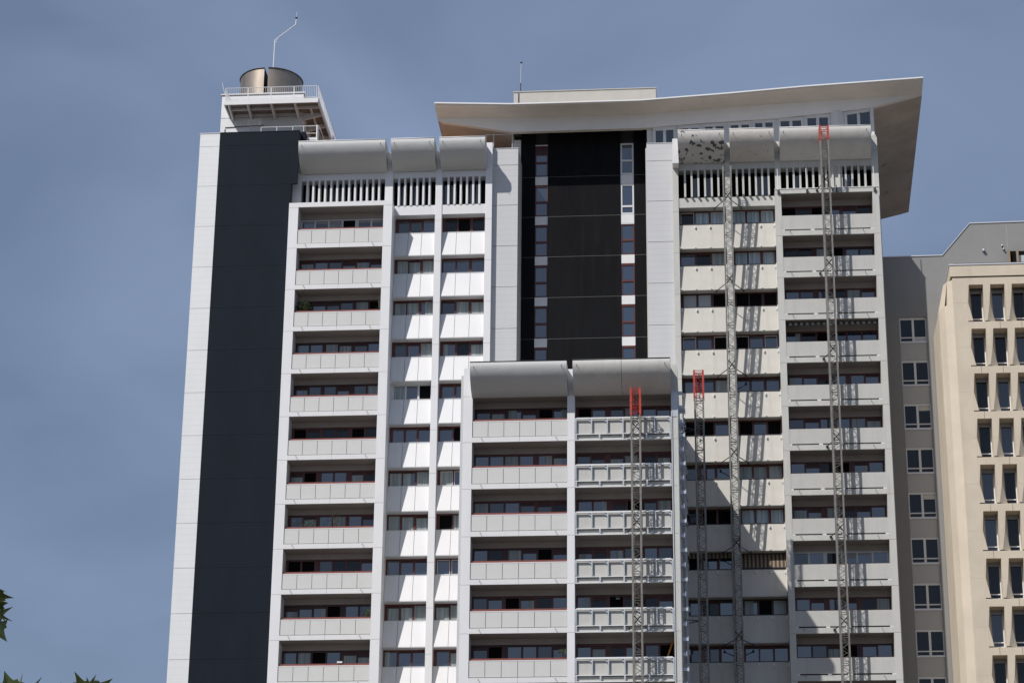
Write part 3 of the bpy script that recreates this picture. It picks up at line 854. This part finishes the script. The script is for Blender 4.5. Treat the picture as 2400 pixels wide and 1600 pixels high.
# ================================================================== ROOFTOP RODS
t = thing('lightning_rod', (-3.03, 5, 10.1), 'thin white rod with a cranked upper arm rising from the roof platform on the left', 'lightning rod')
MB().tube([(-3.05, 5, 10.1), (-3.02, 5, 14.78)], .035, 'white_metal').tube([(-3.02, 5, 14.78), (-1.66, 5, 15.92)], .032, 'white_metal').tube([(-1.66, 5, 15.92), (-1.63, 5, 16.4)], .03, 'white_metal').tube([(-2.99, 5, 14.55), (-2.80, 5, 14.95)], .016, 'white_metal').build('pole', t)
MB().ball((-1.63, 5, 16.42), .085, 'dark_metal').build('ball', t)
MB().tube([(-1.63, 5, 16.46), (-1.61, 5, 16.88)], .012, 'white_metal').build('spike', t)
t = thing('antenna', (13.6, 4.5, 9.8), 'slim grey pole topped with a black ball on the flat concrete roof box', 'antenna')
MB().tube([(13.58, 4.5, 9.8), (13.58, 4.5, 10.7)], .035, 'dark_metal').tube([(13.58, 4.5, 10.7), (13.62, 4.5, 12.2)], .024, 'galvanised').build('pole', t)
MB().ball((13.62, 4.5, 12.22), .075, 'dark_metal').build('ball', t)
t = thing('roof_vent', (18.68, 4.6, 9.8), 'small black cowl on top of the flat concrete roof box', 'vent')
MB().tube([(18.68, 4.6, 9.8), (18.68, 4.6, 10.0)], .09, 'dark_metal', 10).build('pipe', t)
MB().tube([(18.68, 4.6, 10.0), (18.68, 4.6, 10.10)], .17, 'dark_metal', 12, r1=.10).build('cowl', t)
tag(MB().tube([(-5.95, 3.9, 10.17), (-6.2, 3.9, 11.1)], .016, 'white_metal').build('whip_antenna'), 'short leaning white whip antenna at the left corner of the rooftop penthouse', 'antenna')

# ================================================================== THINGS ON THE BALCONIES
def shrub(name, c, w, h, n, label, seed, leaf=.09, vine=False, ybase=None):
    rnd = random.Random(seed)
    t = thing(name, (c[0], c[1], ybase), label, 'plant')
    MB().prism_z([(c[0] + .17 * math.cos(a * math.pi / 5), c[1] + .17 * math.sin(a * math.pi / 5)) for a in range(10)], ybase, ybase + .32, 'pot').build('pot', t)
    s = MB(); f = MB()
    for k in range(5 if not vine else 7):
        tip = Vector((c[0] + rnd.uniform(-w, w) * .42, c[1] + rnd.uniform(-.12, .12), c[2] + rnd.uniform(-.1, .45) * h))
        s.tube([(c[0] + rnd.uniform(-.08, .08), c[1], ybase + .3), (Vector((c[0], c[1], c[2] - h * .3)) * .5 + tip * .5), tip], .012, 'bark', 4, .005)
    for k in range(n):
        a = rnd.uniform(0, 6.283); rr = math.sqrt(rnd.random())
        if vine: p = Vector((c[0] + rnd.gauss(0, .3) * w, c[1] + rnd.uniform(-.12, .12), c[2] + rnd.uniform(-.5, .5) * h))
        else: p = Vector((c[0] + rr * math.cos(a) * w * .5 * rnd.uniform(.7, 1.15), c[1] + rnd.uniform(-.18, .18), c[2] + rr * math.sin(a) * h * .5 * rnd.uniform(.7, 1.2)))
        u = Vector((rnd.uniform(-1, 1), rnd.uniform(-1, 1), rnd.uniform(-1, 1))).normalized(); v = u.orthogonal().normalized()
        L = leaf * rnd.uniform(.7, 1.3)
        f.face([p - u * L, p + v * L * .4, p + u * L, p - v * L * .4], 'shrub_leaf')
    s.build('stem', t); f.build('foliage', t, recalc=False)
shrub('balcony_shrub', (.52, .50, -6.55), .95, .75, 420, 'round bushy green shrub at the left end of the third white balcony from the top', 1, .075, ybase=-8.12)
shrub('climbing_plant', (1.35, .45, -20.75), 1.0, .55, 90, 'dark thin leaved climber in front of the windows, left of the taller sprig', 2, .06, True, ybase=-22.12)
shrub('climbing_plant', (3.0, .45, -20.45), .9, .7, 80, 'tall spindly leafy sprig reaching above the windows of a white balcony', 3, .055, True, ybase=-22.12)
shrub('balcony_shrub', (5.12, .50, -26.35), .42, .5, 130, 'small dark shrub in the right corner of a white balcony beside the pillar', 4, .07, ybase=-27.72)
shrub('balcony_shrub', (17.25, YF + .5, -31.25), .5, .35, 70, 'small feathery plant at the right end of a lower block balcony', 5, .06, ybase=-33.0)
shrub('flowering_plant', (5.28, .35, -6.45), .22, .75, 60, 'slim pale flowered plant at the right end of the balcony with the bushy shrub', 6, .05, True, ybase=-8.12)
tag(MB().box(3.47, 3.78, .10, .28, -29.37, -29.27, 'white_panel').build('tray'), 'small white tray lying on the red handrail of a low white balcony', 'tray')
t = thing('plank', (23.0, YF + .8, -33.05), 'orange wooden plank leaning in the corner of a galvanised frame balcony', 'plank')
MB().tube([(22.45, YF + .75, -33.0), (23.28, YF + .75, -30.6)], .045, 'orange_wood', 4).build('board', t)
t = thing('ceiling_lamp', (20.27, YF + 1.05, -27.95), 'small dark lamp fixed above the balcony door of the lower block', 'lamp')
MB().box(20.15, 20.40, YF + .98, YF + 1.12, -28.12, -27.98, 'dark_metal').build('housing', t)
MB().box(20.17, 20.38, YF + 1.0, YF + 1.10, -28.16, -28.12, 'blind').build('diffuser', t)
t = thing('drying_rack', (19.1, YF + .75, -18.95), 'thin white drying rack on the top balcony of the lower block', 'drying rack')
b = MB()
for s in (-1, 1): b.tube([(19.1 - .4 * s, YF + .6, -18.9), (19.1 + .35 * s, YF + .9, -17.72)], .012, 'white_metal', 4)
b.build('leg', t)
b = MB()
for k in range(4): b.tube([(18.55, YF + .55 + .12 * k, -17.66), (19.65, YF + .55 + .12 * k, -17.66)], .010, 'white_metal', 4)
b.tube([(19.05, YF + .7, -17.7), (19.05, YF + .7, -17.45)], .012, 'white_metal', 4)
b.build('rail', t)
# awnings
def awning(x0, x1, y0, z0, y1, z1, m, label, scallop=False):
    t = thing('awning', ((x0 + x1) / 2, y0, z0), label, 'awning', 'awnings over balconies and windows of the right wing')
    b = MB(); n = int((x1 - x0) / .17)
    if scallop:
        for k in range(n):
            a, c = x0 + (x1 - x0) * k / n, x0 + (x1 - x0) * (k + 1) / n
            q = (a + c) / 2
            b.face([(a, y1, z0), (c, y1, z0), (c, y1, z1 + .04), (q, y1, z1), (a, y1, z1 + .04)], m)
    else:
        for k in range(6):
            u, v = k / 6, (k + 1) / 6
            b.face([(x0, y0 + (y1 - y0) * u, z0 + (z1 - z0) * u), (x1, y0 + (y1 - y0) * u, z0 + (z1 - z0) * u), (x1, y0 + (y1 - y0) * v, z0 + (z1 - z0) * v), (x0, y0 + (y1 - y0) * v, z0 + (z1 - z0) * v)], m)
    o = b.build('cloth', t)
    sm = o.modifiers.new('thick', 'SOLIDIFY'); sm.thickness = .012
    MB().tube([(x0, y0, z0 + .03), (x1, y0, z0 + .03)], .035, 'dark_metal').build('roller', t)
    if not scallop: MB().box(x0, x1, y1 - .03, y1 + .01, z1 - .06, z1 - .005, 'dark_metal').build('front_bar', t)
awning(27.16, 29.80, 1.62, -22.70, 1.30, -23.60, 'awning_cloth', 'lowered orange and black striped awning covering a window')
awning(23.95, 26.72, 1.50, -22.66, 1.45, -22.98, 'awning_cloth', 'rolled up dark striped awning showing only its short valance', True)
awning(30.24, 35.78, .34, -8.50, .30, -8.68, 'valance_cloth', 'scalloped black and white awning edge under a concrete balcony', True)

# ================================================================== GREY BUILDING
YG = 3.4
grey = thing('grey_building', (41, 12, GROUND), 'grey building with a sloping shoulder behind the tower, one column of white windows', 'building')
prof = [(34.5, GROUND), (37.32, GROUND), (37.32, -7.0), (38.98, -7.0), (38.98, GROUND), (56, GROUND), (56, -.65), (42.0, -.78), (40.2, -2.92), (34.5, -2.96)]
MB().prism_y(prof, YG, 22, 'grey_render').build('wall', grey)
b = MB()
for (x0, z0), (x1, z1) in (((34.5, -2.96), (40.2, -2.92)), ((40.2, -2.92), (42.0, -.78)), ((42.0, -.78), (56, -.65))):
    b.prism_y([(x0, z0 + .003), (x1, z1 + .003), (x1, z1 + .06), (x0, z0 + .06)], YG - .05, YG + .3, 'metal_flash')
b.box(44.255, 44.275, YG - .012, YG - .002, -2.7, -.72, 'spandrel_grey')
b.build('roof_flashing', grey)
ww = 2.84
for k in range(0, 9):
    zt = -7.0 - ww * k; zb = zt - 1.62
    f = MB(); y = YG + .14; m = 'white_frame'
    f.box(37.32, 38.98, y, y + .1, zt - .14, zt, m); f.box(37.32, 38.98, y, y + .1, zb, zb + .06, m)
    f.box(37.32, 37.39, y, y + .1, zb + .06, zt - .14, m); f.box(38.91, 38.98, y, y + .1, zb + .06, zt - .14, m)
    f.box(38.08, 38.22, y - .003, y + .1, zb + .06, zt - .14, m)
    f.box(37.39, 38.08, y, y + .1, zb + .26, zb + .33, m); f.box(38.22, 38.91, y, y + .1, zb + .26, zb + .33, m)
    fo = f.build('window', grey)
    p = MB().box(37.36, 38.10, y + .06, y + .09, zb + .04, zt - .1, 'glass_dark').box(38.2, 38.94, y + .06, y + .09, zb + .04, zt - .1, 'glass_dark')
    if k == 0: p.box(38.23, 38.9, y + .03, y + .058, zb + .06, zb + .26, 'blind')
    if k in (2, 4): p.box(38.24, 38.9, y + .04, y + .058, zt - .45, zt - .15, 'cream_panel')
    p.build('pane', fo)
    MB().box(37.30, 39.0, YG + .05, YG + .3, zb - .08, zb - .003, 'metal_flash').build('sill', fo)
    MB().box(37.32, 38.98, YG + .10, YG + .3, zb - (ww - 1.62), zb - .08, 'spandrel_grey').build('spandrel', grey)
MB().box(37.33, 38.97, YG + .31, YG + .5, GROUND, -6.9, 'unlit_depth').build('recess', grey)
for i, (x, z, lab) in enumerate(((42.76, -2.66, 'large dark wall lamp on the grey wall, left of the small white pair'), (43.92, -2.36, 'upper of two small white globe lamps on the grey wall'), (44.0, -2.60, 'lower of two small white globe lamps on the grey wall'))):
    t = thing('wall_lamp', (x, YG - .05, z), lab, 'lamp', 'lamps on the grey gable')
    r = .10 if i == 0 else .06
    MB().ball((x, YG - .12, z), r, 'galvanised_light' if i else 'galvanised').build('shade', t, smooth=True)
    MB().tube([(x, YG - .001, z - .03), (x + .02, YG - .14, z - .08)], r * .8, 'dark_metal', 8).build('housing', t)
# slatted screen at the right
t = thing('slatted_screen', (45, 2.4, -5.9), 'row of brown wooden posts with pale panels above the beige roof edge', 'screen')
for k in range(9):
    x = 44.15 + .52 * k
    MB().box(x, x + .13, 2.6, 2.75, -6.1, -2.98, 'wood_post').build('post', t)
    if k == 0: MB().box(x + .13, x + .52, 2.80, 2.9, -6.1, -2.98, 'unlit_depth').build('opening', t)
    else: MB().box(x + .13, x + .52, 2.80, 2.9, -6.1, -3.28, 'blind').box(x + .13, x + .52, 2.82, 2.9, -3.28, -2.98, 'unlit_depth').build('panel', t)

# ================================================================== BEIGE BUILDING
YB2 = -2.0
beige = thing('beige_building', (48, 4, GROUND), 'beige precast concrete building with deep sculpted window reveals at the right edge', 'building')
BH = 2.84; BW = 1.27; X0 = 41.12
b = MB()
ZT = -7.23
b.box(41.0, 62, YB2 + 1.0, 3.3, GROUND, -6.2, 'beige')
# corner: narrow facets
b.prism_z([(39.36, -.9), (39.36, 3.35), (40.95, 3.35), (40.95, YB2), (40.14, YB2), (39.66, YB2 + .35)], GROUND, -8.45, 'beige')
b.prism_z([(39.68, -1.3), (39.68, 3.3), (40.95, 3.3), (40.95, YB2), (40.14, YB2), (39.86, YB2 + .25)], -8.45, -6.92, 'beige')
b.face([(39.36, -.9, -8.45), (39.66, YB2 + .35, -8.45), (39.86, YB2 + .25, -6.92), (39.68, -1.3, -6.92)], 'beige')
b.build('corner', beige)
b = MB()
b.box(40.04, 62, YB2 - .06, 3.2, -6.70, -5.98, 'beige'); b.box(40.12, 62, YB2 + .04, 3.2, -6.76, -6.70, 'joint_brown'); b.box(40.0, 62, YB2 - .10, 3.2, -5.977, -5.90, 'metal_flash')
b.tube([(40.4, YB2 + 1.0, -5.42), (62, YB2 + 1.0, -5.42)], .03, 'dark_metal')
b.box(40.955, 62, YB2, YB2 + .6, ZT, -6.76, 'beige'); b.box(40.16, 40.95, YB2 + .002, YB2 + .6, -6.918, -6.763, 'beige')
b.build('parapet', beige)
j = MB()
for k in range(9):
    zz = -8.40 - BH * k
    j.box(40.15, 40.94, YB2 - .006, YB2 - .001, zz, zz + .02, 'beige_pale')
j.box(40.93, 40.96, YB2 - .008, YB2 - .001, GROUND, -6.8, 'beige_pale')
for k in range(9):
    zb = -7.23 - 2.33 - BH * k
    for i in range(7):
        x = X0 + BW * i + .42
        j.box(x, x + .018, YB2 - .005, YB2 - .001, zb - .50, zb - .08, 'joint_brown' if (i + k) % 3 else 'beige_pale')
        j.box(x - .83, x - .56, YB2 - .005, YB2 - .001, zb + 1.165, zb + 1.18, 'beige_pale')
j.build('panel_joint', beige)
NW = 6; NK = 9
for k in range(NK):
    zt = ZT - BH * k; zb = zt - 2.33; zm = zt - 1.16
    # horizontal band under the windows, sloping sill
    MB().prism_x([(YB2, zb - .06), (YB2 + .84, zb + .12), (YB2 + .98, zb + .12), (YB2 + .98, zb - (BH - 2.33)), (YB2, zb - (BH - 2.33))], 40.96, X0 + BW * NW, 'beige').build('sill_band', beige)
    for i in range(NW + 1):
        xl = X0 + BW * i                       # left edge of window i (top)
        # pier to the left of window i: right face kinked outwards at mid height, flaring at the foot
        pl_ = xl - (BW - .84) if i else 40.96
        if i: pl_ += .0
        right = [(xl, zt), (xl - .10, zm), (xl + .20, zb)]
        left = [(pl_ , zb), (pl_, zm), (pl_, zt)]
        pts = [(pl_, zt), right[0], right[1], right[2], (pl_, zb)]
        p = MB()
        front = [(x, YB2 + (.0), z) for x, z in pts]
        yb = YB2 + .95
        # bright lower facet folds back towards the window on the right
        p.face([(pl_, YB2, zt), (xl, YB2, zt), (xl - .10, YB2, zm), (pl_, YB2, zm)], 'beige')
        p.face([(pl_, YB2, zm), (xl - .10, YB2, zm), (pl_ + (.14 if i else .30), YB2 - .0, zb), (pl_, YB2, zb)], 'beige')
        p.face([(xl - .10, YB2, zm), (xl + .20, YB2 + .30, zb), (pl_ + (.14 if i else .30), YB2, zb)], 'beige')
        p.face([(xl, YB2, zt), (xl - .10, YB2, zm), (xl + .16, yb, zm), (xl + .16, yb, zt)], 'beige')
        p.face([(xl - .10, YB2, zm), (xl + .20, YB2 + .30, zb), (xl + .24, yb, zb), (xl + .16, yb, zm)], 'beige')
        p.face([(pl_, YB2, zt), (pl_, YB2, zb), (pl_, yb, zb), (pl_, yb, zt)], 'beige')
        p.build('pier', beige, recalc=False)
        if i == NW: continue
        wx0, wx1 = xl + .13, xl + .84
        y = YB2 + .84
        f = MB(); m = 'galvanised_light'
        f.box(wx0, wx1, y, y + .1, zt - .12, zt - .002, 'grey_frame'); f.box(wx0, wx1, y, y + .1, zb + .13, zb + .20, m)
        f.box(wx1 - .06, wx1, y, y + .1, zb + .2, zt - .12, m); f.box(wx0, wx0 + .04, y, y + .1, zb + .2, zt - .12, 'grey_frame')
        f.box(wx0 + .04, wx1 - .06, y - .01, y + .1, zb + .40, zb + .46, m); f.box(wx0, wx1, y - .04, y + .02, zt - .26, zt - .12, 'grey_frame')
        fo = f.build('window', beige)
        MB().box(wx0 + .03, wx1 - .04, y + .05, y + .08, zb + .15, zt - .1, random.choice(('glass_dark', 'glass_dark', 'glass_dark', 'glass'))).build('pane', fo)

# ================================================================== STREET TREE (only twig tips reach into view)
LENS_F = 5888.5
PITCH, YAW, ROLL = R(22), -.0863, .0098
CAM = Vector((25.8357, -141.7811, -66.9074))
fw = Vector((math.sin(YAW) * math.cos(PITCH), math.cos(YAW) * math.cos(PITCH), math.sin(PITCH)))
rt = Vector((math.cos(YAW), -math.sin(YAW), 0)); up = rt.cross(fw)
r2 = rt * math.cos(ROLL) + up * math.sin(ROLL); u2 = -rt * math.sin(ROLL) + up * math.cos(ROLL)
def ray(px, py, dist): return CAM + (fw + r2 * ((px - 1200) / LENS_F) - u2 * ((py - 800) / LENS_F)) * dist
def proj(p):
    d = p - CAM; z = d.dot(fw); return 1200 + LENS_F * d.dot(r2) / z, 800 - LENS_F * d.dot(u2) / z
TD = 24.0
cc = ray(-620, 2060, TD)
tree = thing('street_tree', (cc.x, cc.y, GROUND), 'green maple like street tree whose dark leaf tips poke in at the lower left edge', 'tree')
rnd = random.Random(11)
tr = MB()
base = Vector((cc.x, cc.y, GROUND)); fork = Vector((cc.x + .05, cc.y, cc.z - 2.2))
tr.tube([base, base * .55 + fork * .45 + Vector((.08, 0, 0)), fork], .20, 'bark', 10, .13)
LOBE = [(0, 0), (.22, -.10), (.52, -.22), (.40, .08), (.62, .22), (.95, .30), (.62, .48), (.60, .62), (.34, .60), (.20, .80), (0, 1.25)]
LEAF = LOBE + [(-x, y) for x, y in reversed(LOBE[1:-1])]
lf = MB()
def leaf(p, size, d=None):
    d = d or Vector((rnd.gauss(0, 1), rnd.gauss(0, 1), rnd.gauss(-.1, .7)))
    d.normalize(); s = d.cross(Vector((rnd.gauss(0, .5), rnd.gauss(0, .5), 1))).normalized(); n = s.cross(d)
    pts = [p + (s * x + d * y + n * (.12 * abs(x) - .10 * y * y)) * size for x, y in LEAF]
    k = len(lf.v); lf.v += [tuple(q) for q in pts]
    m = lf.mi('leaf')
    h = len(LOBE)
    lf.f.append(tuple(k + i for i in range(h))); lf.m.append(m)
    lf.f.append((k,) + tuple(k + i for i in range(h - 1, len(LEAF)))); lf.m.append(m)
def clear(p, s=.16):
    x, y = proj(p); e = s * 1.3 * LENS_F / TD
    return x < -e or y > 1600 + e
limbs = []
for k in range(22):
    a = k * 2.4 + rnd.uniform(-.3, .3); el = rnd.uniform(-.15, 1.2)
    tip = cc + Vector((math.cos(a) * math.cos(el) * 2.4, math.sin(a) * math.cos(el) * 2.4, math.sin(el) * 2.1))
    if not clear(tip): continue
    mid = fork.lerp(tip, .5) + Vector((rnd.uniform(-.2, .2), rnd.uniform(-.2, .2), .25))
    tr.tube([fork - Vector((0, 0, .1)), mid, tip], .07, 'bark', 6, .012); limbs.append((mid, tip))
    for q in range(110):
        p = mid.lerp(tip, rnd.uniform(.2, 1.1)) + Vector((rnd.gauss(0, .38), rnd.gauss(0, .38), rnd.gauss(0, .34)))
        if clear(p): leaf(p, rnd.uniform(.08, .14))
SPR = [  # twig tips: (pixel x, pixel y of leaf base, direction, size)
    (-4, 1380, (.5, -.1), .06), (-12, 1397, (1, .02), .115), (-16, 1428, (.8, -.5), .13), (-16, 1452, (.7, .6), .14), (-14, 1415, (1, .2), .10), (-14, 1440, (.9, -.2), .12), (-12, 1460, (.5, -1), .13),
    (24, 1620, (-.25, 1), .13), (38, 1624, (.4, 1), .13), (10, 1632, (.1, 1), .12), (72, 1624, (.5, 1), .12), (60, 1630, (.9, .6), .14), (90, 1648, (-.3, 1), .12),
    (196, 1622, (-.3, 1), .14), (207, 1620, (.35, 1), .13), (224, 1622, (.8, .8), .13), (236, 1624, (.9, .55), .13), (180, 1624, (-.9, .8), .12), (212, 1640, (0, 1), .15), (245, 1646, (.7, .7), .11)]
for px, py, (dx, dy), s in SPR:
    p = ray(px, py, TD + rnd.uniform(-.15, .15))
    d = r2 * dx + u2 * dy + fw * rnd.uniform(-.35, .35)
    leaf(p, s * 1.3, d)
for tgt in ((-16, 1440), (40, 1650), (208, 1650)):
    p = ray(*tgt, TD)
    tr.tube([fork, fork.lerp(p, .55) + Vector((0, 0, -.25)), p], .05, 'bark', 6, .008)
    m = fork.lerp(p, .55)
    for q in range(150):
        w = m.lerp(p, rnd.uniform(0, 1)) + Vector((rnd.gauss(0, .2), rnd.gauss(0, .25), rnd.gauss(-.25, .2)))
        if clear(w): leaf(w, rnd.uniform(.08, .14))
tr.build('trunk', tree, smooth=True); lf.build('crown', tree, recalc=False)

# ================================================================== SETTING
tag(MB().box(-2500, 2500, -2500, 2500, GROUND - 1, GROUND, 'ground').build('ground'), kind='structure')
tag(MB().box(-400, 400, -118, -106, GROUND + .004, GROUND + .008, 'asphalt').build('road'), kind='structure')
p = MB(); p.box(-400, 400, -106, -102, GROUND + .004, GROUND + .13, 'concrete'); p.box(-400, 400, -122, -118, GROUND + .004, GROUND + .13, 'concrete')
tag(p.build('pavement'), kind='structure')

# ------------------------------------------------------------------ light
TA, KS = .84, 1.40                       # sideways and downward run of the sun per metre of depth
tosun = Vector((-TA, -1, KS)).normalized()
sd = bpy.data.lights.new('Sun', 'SUN'); sd.energy = 4.5; sd.angle = R(.55); sd.color = (1, .955, .90)
so = bpy.data.objects.new('Sun', sd); COL.objects.link(so)
so.rotation_euler = tosun.to_track_quat('Z', 'Y').to_euler(); so.location = (-60, -90, 90)
SKYX = 1.7
w = bpy.data.worlds.new('World'); sc.world = w; w.use_nodes = True
nt = w.node_tree; bg = nt.nodes['Background']
sky = nt.nodes.new('ShaderNodeTexSky'); sky.sky_type = 'NISHITA'; sky.sun_disc = False
sky.sun_elevation = math.asin(tosun.z); sky.sun_rotation = math.atan2(tosun.x, tosun.y)
sky.air_density = 1.0; sky.dust_density = 1.0; sky.ozone_density = 1.0; sky.altitude = 50
tc = nt.nodes.new('ShaderNodeTexCoord')
mp = nt.nodes.new('ShaderNodeMapping'); mp.inputs['Scale'].default_value = (4.6, 4.6, 11); mp.inputs['Rotation'].default_value = (.1, .38, .2); mp.inputs['Location'].default_value = (SKYX, .3, .7)
nt.links.new(tc.outputs['Generated'], mp.inputs['Vector'])
n1 = nt.nodes.new('ShaderNodeTexNoise'); n1.inputs['Scale'].default_value = 1.0; n1.inputs['Detail'].default_value = 4; n1.inputs['Roughness'].default_value = .48
n1.inputs['Distortion'].default_value = .4
nt.links.new(mp.outputs[0], n1.inputs['Vector'])
rr = nt.nodes.new('ShaderNodeMapRange'); rr.inputs['From Min'].default_value = .36; rr.inputs['From Max'].default_value = .74
rr.inputs['To Min'].default_value = .40; rr.inputs['To Max'].default_value = .93
nt.links.new(n1.outputs['Fac'], rr.inputs['Value'])
cl = mixcol(nt, rr.outputs[0], sky.outputs[0], (3.9, 5.1, 7.6))
nt.links.new(cl, bg.inputs['Color']); bg.inputs['Strength'].default_value = .067

# ------------------------------------------------------------------ camera
cd = bpy.data.cameras.new('Camera'); cam = bpy.data.objects.new('Camera', cd); COL.objects.link(cam)
cd.sensor_width = 36; cd.sensor_fit = 'HORIZONTAL'; cd.lens = 36 * LENS_F / 2400
cd.clip_start = .5; cd.clip_end = 6000
M = Matrix((r2, u2, -fw)).transposed().to_4x4(); M.translation = CAM
cam.matrix_world = M
sc.camera = cam
sc.view_settings.view_transform = 'Standard'; sc.view_settings.look = 'None'
sc.view_settings.exposure = 0; sc.view_settings.gamma = 1
